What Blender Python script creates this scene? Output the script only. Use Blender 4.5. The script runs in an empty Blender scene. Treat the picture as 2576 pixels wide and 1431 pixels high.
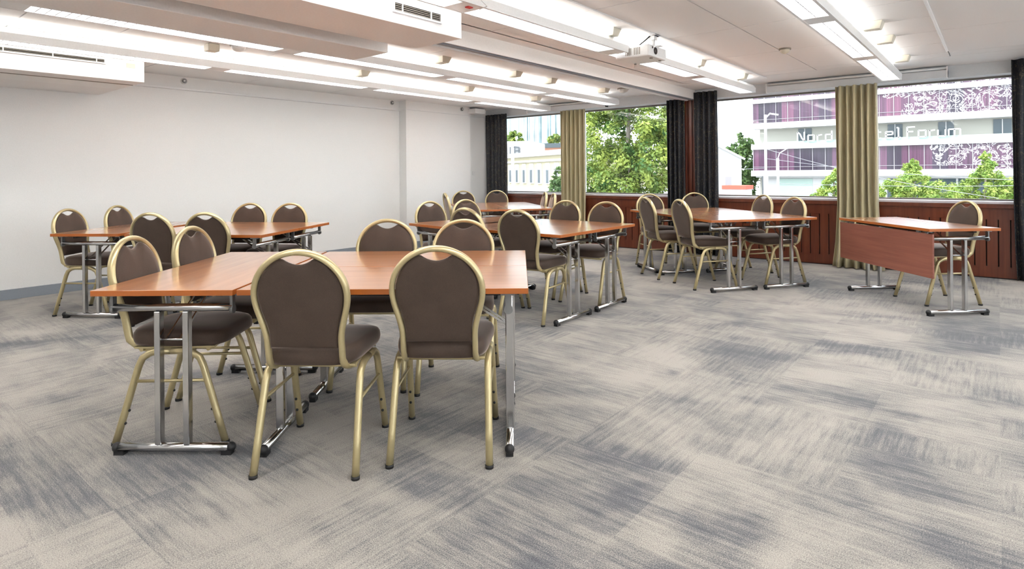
import bpy, bmesh, math, random
from mathutils import Vector, Matrix
random.seed(7)
C = bpy.context.scene.collection
PI = math.pi
# ------------------------------------------------------------------ camera
YAW = math.atan(1224/1496); ROLL = math.atan(.0082); FPX = 1496.0
fw = Vector((-math.sin(YAW), math.cos(YAW), 0)); rt = Vector((math.cos(YAW), math.sin(YAW), 0)); up = Vector((0, 0, 1))
rc = rt*math.cos(ROLL) - up*math.sin(ROLL); uc = up*math.cos(ROLL) + rt*math.sin(ROLL)
M = Matrix((rc, uc, -fw)).transposed().to_4x4(); M.translation = Vector((0, 0, 1.216))
cd = bpy.data.cameras.new('camera'); cam = bpy.data.objects.new('camera', cd); C.objects.link(cam)
cam.matrix_world = M; cd.sensor_width = 36; cd.lens = FPX/2576*36; cd.shift_y = -281.5/2576; cd.clip_start = .05; cd.clip_end = 600
bpy.context.scene.camera = cam
# ------------------------------------------------------------------ world, sun, exposure
sc = bpy.context.scene
w = bpy.data.worlds.new('sky'); sc.world = w; w.use_nodes = True
bg = w.node_tree.nodes['Background']; bg.inputs[0].default_value = (.86, .94, 1, 1); bg.inputs[1].default_value = 2.05
sd = bpy.data.lights.new('sun', 'SUN'); sd.energy = 1.2; sd.angle = .01; sd.color = (1, .96, .88)
so = bpy.data.objects.new('sun', sd); C.objects.link(so); so.rotation_euler = Vector((.35, .62, -.72)).to_track_quat('-Z', 'Y').to_euler()
sc.view_settings.view_transform = 'Standard'; sc.view_settings.look = 'None'; sc.view_settings.gamma = 1; sc.view_settings.use_curve_mapping = False
sc.view_settings.exposure = 1.08
def portal(x, y, z, sx, sz):
    l = bpy.data.lights.new('window_portal', 'AREA'); l.shape = 'RECTANGLE'; l.size = sx; l.size_y = sz; l.energy = 1
    l.cycles.is_portal = True
    o = bpy.data.objects.new('window_portal', l); C.objects.link(o); o.location = (x, y, z); o.rotation_euler = (-PI/2, 0, 0)
XL, XR, YF, YB, ZC = -7.59, 4.2, 8.47, -3.2, 2.40
SILL, LINT = .85, 2.262
for a, b in ((-7.3, -5.56), (-5.56, -3.62), (-3.42, -1.36), (-1.36, .6), (.6, 2.4), (2.4, 4.15)):
    portal((a+b)/2, 8.7, (SILL+LINT)/2, b-a, LINT-SILL)
for yy in (-1.2, 1.6, 4.4, 7.0):  # portals for the added windows in the unseen right wall
    l = bpy.data.lights.new('window_portal', 'AREA'); l.shape = 'RECTANGLE'; l.size = LINT-SILL; l.size_y = 2.5; l.energy = 1; l.cycles.is_portal = True
    o = bpy.data.objects.new('window_portal', l); C.objects.link(o); o.location = (XR+.15, yy, (SILL+LINT)/2); o.rotation_euler = (0, PI/2, 0)
LAMP_DOWN, LAMP_UP = 25, 11
# ------------------------------------------------------------------ materials
def mat(name): 
    m = bpy.data.materials.new(name); m.use_nodes = True
    return m, m.node_tree, m.node_tree.nodes['Principled BSDF']
def nd(t, k, **kw):
    n = t.nodes.new(k)
    for a, b in kw.items(): setattr(n, a, b)
    return n
def simple(name, col, rough=.5, metal=0, bump=0, bscale=80, sheen=0, coat=0):
    m, t, p = mat(name); p.inputs['Base Color'].default_value = (*col, 1); p.inputs['Roughness'].default_value = rough; p.inputs['Metallic'].default_value = metal
    if sheen: p.inputs['Sheen Weight'].default_value = sheen; p.inputs['Sheen Roughness'].default_value = .4
    if coat: p.inputs['Coat Weight'].default_value = coat
    tc = nd(t, 'ShaderNodeTexCoord'); n = nd(t, 'ShaderNodeTexNoise'); n.inputs['Scale'].default_value = bscale; n.inputs['Detail'].default_value = 3
    t.links.new(tc.outputs['Object'], n.inputs['Vector'])
    mx = nd(t, 'ShaderNodeMix', data_type='RGBA'); mx.inputs[6].default_value = (*[c*.93 for c in col], 1); mx.inputs[7].default_value = (*[min(1, c*1.05) for c in col], 1)
    t.links.new(n.outputs[0], mx.inputs[0]); t.links.new(mx.outputs[2], p.inputs['Base Color'])
    if bump:
        b = nd(t, 'ShaderNodeBump'); b.inputs['Strength'].default_value = bump; b.inputs['Distance'].default_value = .002
        t.links.new(n.outputs[0], b.inputs['Height']); t.links.new(b.outputs[0], p.inputs['Normal'])
    return m
def emis(name, col, s):
    m = bpy.data.materials.new(name); m.use_nodes = True; t = m.node_tree; t.nodes.clear()
    e = nd(t, 'ShaderNodeEmission'); e.inputs[0].default_value = (*col, 1); e.inputs[1].default_value = s
    o = nd(t, 'ShaderNodeOutputMaterial'); t.links.new(e.outputs[0], o.inputs[0]); return m
def ramp(t, src, stops):
    r = nd(t, 'ShaderNodeValToRGB'); e = r.color_ramp.elements
    while len(e) < len(stops): e.new(.5)
    for q, (p, c) in zip(e, stops): q.position = p; q.color = (*c, 1)
    t.links.new(src, r.inputs[0]); return r
def math_(t, op, a, b=None, v=None):
    n = nd(t, 'ShaderNodeMath', operation=op)
    t.links.new(a, n.inputs[0])
    if b is not None: t.links.new(b, n.inputs[1])
    if v is not None: n.inputs[1].default_value = v
    return n.outputs[0]
def scaled_noise(t, vec, s, scale=1, detail=3, rough=.5, dist=0):
    mp = nd(t, 'ShaderNodeMapping'); mp.inputs['Scale'].default_value = s; t.links.new(vec, mp.inputs['Vector'])
    n = nd(t, 'ShaderNodeTexNoise'); n.inputs['Scale'].default_value = scale; n.inputs['Detail'].default_value = detail
    n.inputs['Roughness'].default_value = rough; n.inputs['Distortion'].default_value = dist
    t.links.new(mp.outputs[0], n.inputs['Vector']); return n.outputs[0]
def wood(name, c1, c2, rough=.3, axis=0, scale=1.0, coat=0):
    m, t, p = mat(name); tc = nd(t, 'ShaderNodeTexCoord'); v = tc.outputs['Object']
    s = [22*scale]*3; s[axis] = 1.3*scale
    n = scaled_noise(t, v, tuple(s), 1, 5, .6, .4)
    s2 = [90*scale]*3; s2[axis] = 3*scale
    n2 = scaled_noise(t, v, tuple(s2), 1, 2)
    a = math_(t, 'MULTIPLY', n, v=.7); b = math_(t, 'MULTIPLY', n2, v=.3); f = math_(t, 'ADD', a, b)
    r = ramp(t, f, [(.33, c1), (.66, c2)]); t.links.new(r.outputs[0], p.inputs['Base Color'])
    p.inputs['Roughness'].default_value = rough; p.inputs['Coat Weight'].default_value = coat; p.inputs['Coat Roughness'].default_value = .13; p.inputs['Coat IOR'].default_value = 1.55
    return m
def carpet():
    m, t, p = mat('carpet'); tc = nd(t, 'ShaderNodeTexCoord'); v = tc.outputs['Object']
    low = scaled_noise(t, v, (1.0, 1.0, 1), 1, 4, .62, .6)
    pat = scaled_noise(t, v, (2.1, 3.6, 1), 1, 4, .65)
    sx = scaled_noise(t, v, (2.4, 42, 1), 1, 6, .78); sy = scaled_noise(t, v, (42, 2.4, 1), 1, 6, .78)
    sn = nd(t, 'ShaderNodeVectorMath', operation='SNAP'); sn.inputs[1].default_value = (.5, .25, 9); t.links.new(v, sn.inputs[0])
    mp_ = nd(t, 'ShaderNodeMapping'); mp_.inputs['Scale'].default_value = (.9, .9, 1); t.links.new(sn.outputs[0], mp_.inputs['Vector'])
    on = nd(t, 'ShaderNodeTexNoise'); on.inputs['Scale'].default_value = 1; on.inputs['Detail'].default_value = 1; t.links.new(mp_.outputs[0], on.inputs['Vector'])
    g = math_(t, 'GREATER_THAN', on.outputs[0], v=.5)
    wn = nd(t, 'ShaderNodeTexWhiteNoise', noise_dimensions='3D'); t.links.new(sn.outputs[0], wn.inputs['Vector'])
    x_ = nd(t, 'ShaderNodeMix', data_type='FLOAT'); t.links.new(g, x_.inputs[0]); t.links.new(sx, x_.inputs[2]); t.links.new(sy, x_.inputs[3]); st = x_.outputs[0]
    cell = math_(t, 'MULTIPLY', wn.outputs['Value'], v=.05)
    f = math_(t, 'ADD', math_(t, 'ADD', math_(t, 'MULTIPLY', low, v=.50), math_(t, 'MULTIPLY', st, v=.34)), math_(t, 'ADD', math_(t, 'MULTIPLY', pat, v=.25), cell))
    gr = scaled_noise(t, v, (240, 240, 240), 1, 3, .8)
    f2 = math_(t, 'ADD', f, math_(t, 'MULTIPLY', math_(t, 'SUBTRACT', gr, v=.5), v=.42))
    r = ramp(t, f2, [(.450, (.055, .060, .075)), (.510, (.108, .111, .122)), (.560, (.235, .220, .205)), (.645, (.375, .346, .308))])
    g2 = ramp(t, gr, [(.35, (.62, .62, .62)), (.65, (1.2, 1.2, 1.2))])
    mx = nd(t, 'ShaderNodeMix', data_type='RGBA', blend_type='MULTIPLY'); mx.inputs[0].default_value = 1
    t.links.new(r.outputs[0], mx.inputs[6]); t.links.new(g2.outputs[0], mx.inputs[7]); t.links.new(mx.outputs[2], p.inputs['Base Color'])
    p.inputs['Roughness'].default_value = .95; p.inputs['Sheen Weight'].default_value = .25
    b = nd(t, 'ShaderNodeBump'); b.inputs['Strength'].default_value = .5; b.inputs['Distance'].default_value = .004
    t.links.new(gr, b.inputs['Height']); t.links.new(b.outputs[0], p.inputs['Normal']); return m
def fabric():
    m, t, p = mat('chair_fabric'); tc = nd(t, 'ShaderNodeTexCoord'); v = tc.outputs['Object']
    n = scaled_noise(t, v, (420, 420, 420), 1, 2); n2 = scaled_noise(t, v, (9, 9, 9), 1, 3)
    f = math_(t, 'ADD', math_(t, 'MULTIPLY', n, v=.55), math_(t, 'MULTIPLY', n2, v=.45))
    r = ramp(t, f, [(.3, (.044, .026, .017)), (.7, (.080, .051, .036))]); t.links.new(r.outputs[0], p.inputs['Base Color'])
    p.inputs['Roughness'].default_value = .75; p.inputs['Sheen Weight'].default_value = 1; p.inputs['Sheen Roughness'].default_value = .3
    p.inputs['Sheen Tint'].default_value = (1, .86, .78, 1)
    b = nd(t, 'ShaderNodeBump'); b.inputs['Strength'].default_value = .25; b.inputs['Distance'].default_value = .001
    t.links.new(n, b.inputs['Height']); t.links.new(b.outputs[0], p.inputs['Normal']); return m
def dark_curtain():
    m, t, p = mat('dark_curtain_fabric'); tc = nd(t, 'ShaderNodeTexCoord'); v = tc.outputs['Object']
    mp = nd(t, 'ShaderNodeMapping'); mp.inputs['Scale'].default_value = (34, 34, 22); t.links.new(v, mp.inputs['Vector'])
    n = nd(t, 'ShaderNodeTexNoise'); n.inputs['Scale'].default_value = 1; n.inputs['Detail'].default_value = 2; n.inputs['Distortion'].default_value = 1.8; t.links.new(mp.outputs[0], n.inputs['Vector'])
    r = ramp(t, n.outputs[0], [(.0, (.010, .012, .018)), (.595, (.012, .014, .02)), (.615, (.13, .10, .055)), (.65, (.15, .12, .07)), (.66, (.014, .022, .035))])
    t.links.new(r.outputs[0], p.inputs['Base Color']); p.inputs['Roughness'].default_value = .6; return m
def thin_glass(name, tint=(1, 1, 1), gloss=.9):
    m = bpy.data.materials.new(name); m.use_nodes = True; t = m.node_tree; t.nodes.clear()
    tr = nd(t, 'ShaderNodeBsdfTransparent'); tr.inputs[0].default_value = (*tint, 1); gl = nd(t, 'ShaderNodeBsdfGlossy'); gl.inputs['Roughness'].default_value = .01
    fr = nd(t, 'ShaderNodeFresnel'); fr.inputs[0].default_value = 1.35; ms = nd(t, 'ShaderNodeMixShader'); o = nd(t, 'ShaderNodeOutputMaterial')
    fm = math_(t, 'MULTIPLY', fr.outputs[0], v=gloss)
    t.links.new(fm, ms.inputs[0]); t.links.new(tr.outputs[0], ms.inputs[1]); t.links.new(gl.outputs[0], ms.inputs[2]); t.links.new(ms.outputs[0], o.inputs[0]); return m
def purple_glass(name, floral):
    m, t, p = mat(name); tc = nd(t, 'ShaderNodeTexCoord'); v = tc.outputs['Object']
    mp = nd(t, 'ShaderNodeMapping'); mp.inputs['Scale'].default_value = (1/1.42, 1/9, 1/9); mp.inputs['Location'].default_value = (0, .5, .5); t.links.new(v, mp.inputs['Vector'])
    fl = nd(t, 'ShaderNodeVectorMath', operation='FLOOR'); t.links.new(mp.outputs[0], fl.inputs[0])
    wn = nd(t, 'ShaderNodeTexWhiteNoise', noise_dimensions='3D'); t.links.new(fl.outputs[0], wn.inputs['Vector'])
    r = ramp(t, wn.outputs['Value'], [(0, (.035, .028, .045)), (.28, (.06, .04, .07)), (.34, (.085, .045, .08)), (.7, (.13, .06, .105)), (1, (.21, .085, .14))]); r.color_ramp.interpolation = 'LINEAR'
    fold = scaled_noise(t, v, (5, 0, .1), 1, 2); fr_ = ramp(t, fold, [(.3, (.6, .6, .6)), (.7, (1.25, 1.2, 1.25))])
    mx = nd(t, 'ShaderNodeMix', data_type='RGBA', blend_type='MULTIPLY'); mx.inputs[0].default_value = 1
    t.links.new(r.outputs[0], mx.inputs[6]); t.links.new(fr_.outputs[0], mx.inputs[7]); col = mx.outputs[2]
    n = scaled_noise(t, v, (.75, .75, .75), 1, 3, .6, 2.6)
    a = math_(t, 'ABSOLUTE', math_(t, 'SUBTRACT', n, v=.5)); blob = math_(t, 'LESS_THAN', a, v=.026)
    big = scaled_noise(t, v, (.22, .22, .3), 1, 2)
    sep = nd(t, 'ShaderNodeSeparateXYZ'); t.links.new(v, sep.inputs[0])
    gx = math_(t, 'MULTIPLY', math_(t, 'ADD', sep.outputs[0], v=14.5), v=.05)
    k = math_(t, 'GREATER_THAN', math_(t, 'ADD', big, gx), v=floral)
    gx0 = math_(t, 'GREATER_THAN', sep.outputs[0], v=-14.5)
    f = math_(t, 'MULTIPLY', math_(t, 'MULTIPLY', blob, k), gx0)
    m2 = nd(t, 'ShaderNodeMix', data_type='RGBA'); t.links.new(f, m2.inputs[0]); t.links.new(col, m2.inputs[6]); m2.inputs[7].default_value = (.85, .85, .87, 1)
    t.links.new(m2.outputs[2], p.inputs['Base Color']); p.inputs['Roughness'].default_value = .12; return m
def leaf_mat(name, c1, c2):
    m, t, p = mat(name); tc = nd(t, 'ShaderNodeTexCoord')
    n = scaled_noise(t, tc.outputs['Object'], (1.6, 1.6, 1.6), 1, 3); r = ramp(t, n, [(.35, c1), (.65, c2)])
    t.links.new(r.outputs[0], p.inputs['Base Color']); p.inputs['Roughness'].default_value = .6
    tr = nd(t, 'ShaderNodeBsdfTranslucent'); t.links.new(r.outputs[0], tr.inputs[0]); ms = nd(t, 'ShaderNodeMixShader'); ms.inputs[0].default_value = .35
    o = [x for x in t.nodes if x.type == 'OUTPUT_MATERIAL'][0]
    t.links.new(p.outputs[0], ms.inputs[1]); t.links.new(tr.outputs[0], ms.inputs[2]); t.links.new(ms.outputs[0], o.inputs[0]); return m
def striped_glass():
    m, t, p = mat('striped_curtain_wall'); tc = nd(t, 'ShaderNodeTexCoord'); v = tc.outputs['Object']
    n = scaled_noise(t, v, (3.2, 0, .02), 1, 3, .7); n2 = scaled_noise(t, v, (.35, .35, .35), 1, 2)
    f = math_(t, 'ADD', n, math_(t, 'MULTIPLY', n2, v=.15))
    r = ramp(t, f, [(.44, (.05, .10, .12)), (.50, (.20, .29, .31)), (.54, (.42, .48, .5)), (.8, (.56, .58, .58))]); t.links.new(r.outputs[0], p.inputs['Base Color']); p.inputs['Roughness'].default_value = .2; return m
mt = {}
mt['wall'] = simple('wall_paint', (.86, .86, .85), .7, bump=.05, bscale=120)
mt['ceil'] = simple('ceiling_tile', (.90, .90, .90), .85, bump=.06, bscale=200)
mt['white'] = simple('white_metal', (.82, .82, .82), .38)
mt['cream'] = simple('cream_plastic', (.72, .68, .57), .5)
mt['gyps'] = simple('duct_board', (.84, .825, .815), .8)
mt['grey'] = simple('header_board', (.62, .645, .67), .6)
mt['base'] = simple('baseboard_grey', (.26, .29, .33), .5)
mt['dark'] = simple('dark_void', (.02, .018, .016), .8)
mt['slat'] = simple('vent_slat', (.27, .24, .20), .5)
mt['black'] = simple('black_rubber', (.015, .015, .016), .5)
mt['carpet'] = carpet(); mt['fab'] = fabric()
mt['gold'] = simple('champagne_tube', (.57, .48, .27), .30, .55)
mt['chrome'] = simple('chrome_steel', (.62, .62, .62), .17, 1)
mt['hinge'] = simple('grey_hinge', (.23, .23, .23), .45, .6)
mt['top'] = wood('cherry_tabletop', (.40, .145, .05), (.57, .24, .095), .28, 0, coat=1)
mt['edge'] = simple('cherry_edge', (.42, .12, .022), .35)
mt['modesty'] = wood('cherry_modesty', (.23, .075, .05), (.33, .12, .08), .4, 0)
mt['maho'] = wood('mahogany', (.095, .019, .008), (.17, .042, .017), .3, 2, .6, .3)
mt['sill'] = simple('sill_white', (.60, .56, .60), .3)
mt['beige'] = simple('beige_satin', (.50, .44, .27), .45, sheen=.2, bscale=4)
mt['dcur'] = dark_curtain()
mt['glass'] = thin_glass('window_pane_glass')
mt['frame'] = simple('bronze_frame', (.22, .20, .18), .4, .3)
mt['reflector'] = simple('louvre_aluminium', (.62, .62, .64), .3, .5)
mt['tube'] = emis('fluorescent_tube', (1, .975, .94), LAMP_DOWN)
mt['upl'] = emis('uplight_tube', (1, .965, .91), LAMP_UP)
mt['red'] = simple('red_led', (.6, .03, .03), .4)
mt['lens'] = simple('lens_black', (.01, .01, .012), .08)
# exterior
mt['hotel'] = simple('hotel_plaster', (.60, .60, .60), .8); mt['hcream'] = simple('hotel_cream_plaster', (.40, .395, .35), .8)
mt['purp'] = purple_glass('purple_glazing', .66); mt['purp2'] = purple_glass('purple_glazing_lower', 1.0)
mt['extwin'] = simple('dark_window_pane', (.05, .075, .09), .15); mt['mint'] = simple('mint_glass', (.42, .55, .50), .3)
mt['mull'] = simple('mullion_grey', (.35, .33, .36), .5)
mt['ycream'] = simple('yellow_plaster', (.44, .40, .27), .8); mt['brick'] = simple('red_brick', (.42, .2, .13), .8); mt['roof'] = simple('dark_roof', (.06, .08, .09), .6)
mt['stripe'] = striped_glass(); mt['asph'] = simple('asphalt', (.30, .30, .30), .9); mt['pole'] = simple('pole_white', (.72, .72, .74), .4); mt['poled'] = simple('pole_dark', (.1, .11, .12), .5)
mt['leafA'] = leaf_mat('leaf_mixed', (.05, .14, .03), (.38, .45, .09)); mt['leafB'] = leaf_mat('leaf_light', (.16, .30, .05), (.46, .54, .13)); mt['leafC'] = leaf_mat('leaf_dark', (.045, .11, .03), (.16, .26, .07))
mt['bark'] = simple('bark', (.22, .19, .16), .9); mt['redclay'] = simple('red_awning', (.6, .12, .08), .7); mt['wire'] = simple('wire_grey', (.3, .3, .32), .5)
# ------------------------------------------------------------------ mesh builder
class MB:
    def __init__(s): s.v = []; s.f = []; s.m = []; s.sm = []
    def add(s, vs, fs, mi=0, smooth=False):
        b = len(s.v); s.v += [tuple(x) for x in vs]
        for f in fs: s.f.append(tuple(b+i for i in f)); s.m.append(mi); s.sm.append(smooth)
        return s
    def box(s, x0, x1, y0, y1, z0, z1, mi=0, T=None):
        vs = [Vector((x, y, z)) for x in (x0, x1) for y in (y0, y1) for z in (z0, z1)]
        if T is not None: vs = [T @ q for q in vs]
        return s.add(vs, [(0, 1, 3, 2), (4, 6, 7, 5), (0, 4, 5, 1), (2, 3, 7, 6), (0, 2, 6, 4), (1, 5, 7, 3)], mi)
    def tube(s, pts, r, n=10, mi=0, r2=None, closed=False, upv=None):
        P = [Vector(p) for p in pts]; N = len(P); base = len(s.v); rings = []
        u0 = None
        for i, p in enumerate(P):
            if closed: t = P[(i+1) % N]-P[i-1]
            else: t = P[min(i+1, N-1)]-P[max(i-1, 0)]
            t.normalize()
            if upv is not None: a = Vector(upv)
            elif u0 is None: a = Vector((0, 0, 1)) if abs(t.z) < .9 else Vector((1, 0, 0))
            else: a = u0
            a = (a - t*a.dot(t)).normalized(); b = t.cross(a); u0 = a
            rings.append([p + a*(r*math.cos(k*2*PI/n)) + b*((r2 or r)*math.sin(k*2*PI/n)) for k in range(n)])
        vs = [q for g in rings for q in g]; fs = []
        for i in range(N if closed else N-1):
            j = (i+1) % N
            for k in range(n): fs.append((i*n+k, i*n+(k+1) % n, j*n+(k+1) % n, j*n+k))
        s.add(vs, fs, mi, True)
        if not closed: s.add(rings[0], [tuple(range(n))[::-1]], mi); s.add(rings[-1], [tuple(range(n))], mi)
        return s
    def bar(s, a, b, wx, wy, mi=0):      # square section bar
        a = Vector(a); b = Vector(b); t = (b-a).normalized(); u = Vector((0, 0, 1)) if abs(t.z) < .9 else Vector((1, 0, 0))
        u = (u-t*u.dot(t)).normalized(); v = t.cross(u); vs = []
        for p in (a, b):
            for x, y in ((-1, -1), (1, -1), (1, 1), (-1, 1)): vs.append(p+u*(x*wx/2)+v*(y*wy/2))
        return s.add(vs, [(3, 2, 1, 0), (4, 5, 6, 7), (0, 1, 5, 4), (1, 2, 6, 5), (2, 3, 7, 6), (3, 0, 4, 7)], mi)
    def cyl(s, c, r, h, n=16, mi=0, ax=2, r1=None):
        r1 = r if r1 is None else r1; vs = []
        for hh, rr in ((0, r), (h, r1)):
            for k in range(n):
                a = 2*PI*k/n; q = [rr*math.cos(a), rr*math.sin(a)]; q.insert(ax, hh); vs.append(Vector(q)+Vector(c))
        s.add(vs, [(k, (k+1) % n, n+(k+1) % n, n+k) for k in range(n)], mi, True)
        return s.add(vs, [tuple(range(n))[::-1], tuple(range(n, 2*n))], mi)
    def ball(s, c, r, mi=0, n=10, sz=1.0):
        vs = []; fs = []
        for i in range(n+1):
            th = PI*i/n
            for k in range(n): vs.append(Vector(c)+Vector((r*math.sin(th)*math.cos(2*PI*k/n), r*math.sin(th)*math.sin(2*PI*k/n), sz*r*math.cos(th))))
        for i in range(n):
            for k in range(n): fs.append((i*n+k, (i+1)*n+k, (i+1)*n+(k+1) % n, i*n+(k+1) % n))
        return s.add(vs, fs, mi, True)
    def build(s, name, mats, parent=None, bevel=0, seg=2):
        me = bpy.data.meshes.new(name); me.from_pydata(s.v, [], s.f)
        for m_ in (mats if isinstance(mats, (list, tuple)) else [mats]): me.materials.append(mt[m_])
        me.polygons.foreach_set('material_index', s.m); me.polygons.foreach_set('use_smooth', s.sm)
        bm = bmesh.new(); bm.from_mesh(me); bmesh.ops.remove_doubles(bm, verts=bm.verts, dist=1e-6)
        bmesh.ops.recalc_face_normals(bm, faces=bm.faces); bm.to_mesh(me); bm.free()
        o = bpy.data.objects.new(name, me); C.objects.link(o)
        if parent: o.parent = parent
        if bevel:
            b = o.modifiers.new('bevel', 'BEVEL'); b.width = bevel; b.segments = seg; b.limit_method = 'ANGLE'; b.angle_limit = .6
        return o
def tag(o, label, cat, group=None, kind=None):
    o['label'] = label; o['category'] = cat
    if group: o['group'] = group
    if kind: o['kind'] = kind
    return o
def thing(name, label, cat, loc=(0, 0, 0), rz=0, group=None):
    o = bpy.data.objects.new(name, None); C.objects.link(o); o.location = loc; o.rotation_euler = (0, 0, rz); o.empty_display_size = .1
    return tag(o, label, cat, group)
def struct(o, label, cat='structure'): o['kind'] = 'structure'; o['label'] = label; o['category'] = cat; return o
def copy_tree(o, parent=None):
    c = o.copy(); C.objects.link(c); c.parent = parent
    for ch in [x for x in o.children]: copy_tree(ch, c)
    return c
def sbox(name, a, m, label, cat='wall', bevel=0):
    return struct(MB().box(*a).build(name, m, bevel=bevel), label, cat)
# ------------------------------------------------------------------ room shell
sbox('floor', (XL-.2, XR+.2, YB-.2, YF+.45, -.12, 0), 'carpet', 'mottled grey and beige patterned carpet floor', 'floor')
wl = MB(); wl.box(XL-.2, XL, YB-.2, 6.37, 0, ZC+.25); wl.box(XL-.2, -7.42, 6.37, 7.88, 0, ZC+.25); wl.box(XL-.2, -7.56, 7.88, 8.75, 0, ZC+.25)
struct(wl.build('wall_left', 'wall'), 'long plain white wall on the left with a projecting far end', 'wall')
wr = MB(); wr.box(XR, XR+.2, YB-.2, 8.75, 0, SILL); wr.box(XR, XR+.2, YB-.2, 8.75, LINT, ZC+.25)
for yy in (YB-.2, .15, 2.95, 5.65, 8.3): wr.box(XR, XR+.2, yy, yy+(.75 if yy < 0 else .1 if yy < 8 else .45), SILL, LINT)
struct(wr.build('wall_right', 'wall'), 'unseen side wall on the right with added window openings', 'wall')
for i_, (ya, yb_) in enumerate(((-2.65, .15), (.25, 2.95), (3.05, 5.65), (5.75, 8.3))): struct(MB().box(XR+.14, XR+.144, ya, yb_, SILL, LINT).build('window_%d' % (i_+7), 'glass'), 'added side window on the unseen right wall', 'window')  # out-of-view windows, added to let more daylight into the room
sbox('wall_back', (XL-.2, XR+.2, YB-.2, YB, 0, ZC+.25), 'wall', 'white wall behind the camera', 'wall')
ww = MB(); ww.box(XL, XR, YF, 8.78, LINT, ZC+.25); ww.box(XL, XR, 8.6, 8.78, 0, SILL-.04); ww.box(-7.58, -7.32, 8.52, 8.78, 0, LINT)
ww.box(-5.60, -5.52, 8.66, 8.78, .8, LINT+.01); ww.box(-1.40, -1.32, 8.66, 8.78, .8, LINT+.01); ww.box(.6, .7, 8.66, 8.78, .8, LINT+.01); ww.box(2.4, 2.5, 8.66, 8.78, .8, LINT+.01)
struct(ww.build('wall_window', 'grey'), 'pale grey header wall above the long row of windows', 'wall')
MBcol = MB(); MBcol.box(-3.62, -3.42, 8.50, 8.78, 0, LINT); MBcol.box(-3.60, -3.575, 8.46, 8.5, 0, LINT); MBcol.box(-3.468, -3.443, 8.46, 8.5, 0, LINT)
MBcol.box(-3.545, -3.50, 8.47, 8.5, 0, LINT)
struct(MBcol.build('trim_1', 'maho', bevel=.003), 'reddish brown wooden pillar between two dark curtains', 'pillar')
# ceiling with real panels and gaps
cm = MB(); cm.box(XL-.2, XR+.2, YB-.2, 8.78, ZC+.03, ZC+.25, 1)
def panels(x0, x1, y0, y1, pitch, off):
    y = off
    while y > y0: y -= pitch
    while y < y1:
        a = max(y, y0); b = min(y+pitch, y1)
        if b-a > .02: cm.box(x0+.0045, x1-.0045, a+.0045, b-.0045, ZC, ZC+.032)
        y += pitch
cols = [(-7.60, -6.85, 1.25, 0), (-6.85, -5.30, .65, 1.11), (-5.30, -4.05, 1.25, .3), (-4.05, -3.60, .65, .49), (-3.30, -2.285, 1.25, 0), (-2.285, -1.66, 1.25, 0), (-1.66, -.86, 1.25, 0), (-.86, -.385, .625, 0), (-.385, .9, 1.25, 0), (.9, 2.2, 1.25, 0), (2.2, 3.4, 1.25, 0), (3.4, 4.2, 1.25, 0)]
for a, b, p_, o_ in cols: panels(a, b, YB, 7.75, p_, o_)
cm.box(XL, XR, 7.756, YF, ZC, ZC+.032); cm.box(-3.62, -3.28, YB, 7.75, ZC, ZC+.03)
struct(cm.build('ceiling', ['ceil', 'slat'], bevel=.0), 'white suspended ceiling of large flat panels with thin seams', 'ceiling')
struct(MB().box(-2.30, -2.27, YB, 7.9, ZC-.012, ZC).build('trim_2', 'white', bevel=.003), 'thin white cable strip running along the ceiling beside the projector', 'trim')
struct(MB().box(-.40, -.378, YB, 7.35, ZC-.010, ZC).build('trim_3', 'white', bevel=.003), 'thin white ceiling strip at the right', 'trim')
struct(MB().box(XL, XL+.014, YB, 6.37, 0, .10).build('baseboard_left', 'base', bevel=.002), 'grey baseboard along the white wall', 'baseboard')
struct(MB().box(-7.42, -7.406, 6.37, 7.88, 0, .10).build('baseboard_far', 'base', bevel=.002), 'grey baseboard on the projecting wall', 'baseboard')
tr = MB(); tr.box(XL, XL+.035, YB, 6.37, 2.238, 2.262); tr.box(-7.42, -7.404, 6.37, 7.88, 2.248, 2.258); tr.box(-7.56, -7.545, 7.88, 8.5, 2.248, 2.258); tr.box(XL, -7.404, 6.352, 6.37, 2.235, 2.262)
struct(tr.build('trim_4', 'white', bevel=.003), 'white picture rail high on the left wall', 'trim')
# beam with folding-wall track
bmn = MB(); bmn.box(-3.60, -3.44, 2.7, 8.46, 2.275, ZC+.02); bmn.box(-3.52, -3.48, 2.7, 8.46, 2.262, 2.275, 1)
bmn.box(-3.60, -3.55, 2.7, 8.46, 2.255, 2.275, 2); bmn.box(-3.452, -3.44, 2.7, 8.46, 2.268, 2.275, 2)
struct(bmn.build('trim_5', ['gyps', 'base', 'white']), 'white ceiling beam with a sliding wall track ending at the wooden pillar', 'beam')
# window glazing and frames
wins = [(-7.33, -5.56), (-5.56, -3.6), (-3.44, -1.36), (-1.36, .65), (.65, 2.45), (2.45, 4.18)]
wl_ = ['window at the far left overlooking the cream building', 'window filled by the big green tree', 'window showing the hotel and street poles', 'window showing the hotel lettering at the right', 'window beyond the dark curtain', 'last window on the right']
for i, (a, b) in enumerate(wins):
    fr = MB()
    for q in ((a+.03, b-.03, SILL, SILL+.018), (a+.03, b-.03, LINT-.022, LINT+.005), (a+.03, a+.05, SILL, LINT), (b-.05, b-.03, SILL, LINT)):
        fr.box(q[0], q[1], 8.69, 8.73, q[2], q[3])
    o = struct(fr.build('window_%d' % (i+1), 'frame', bevel=.002), wl_[i], 'window')
    MB().box(a+.045, b-.045, 8.708, 8.712, SILL+.01, LINT-.01).build('window_pane', 'glass', o)
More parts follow.
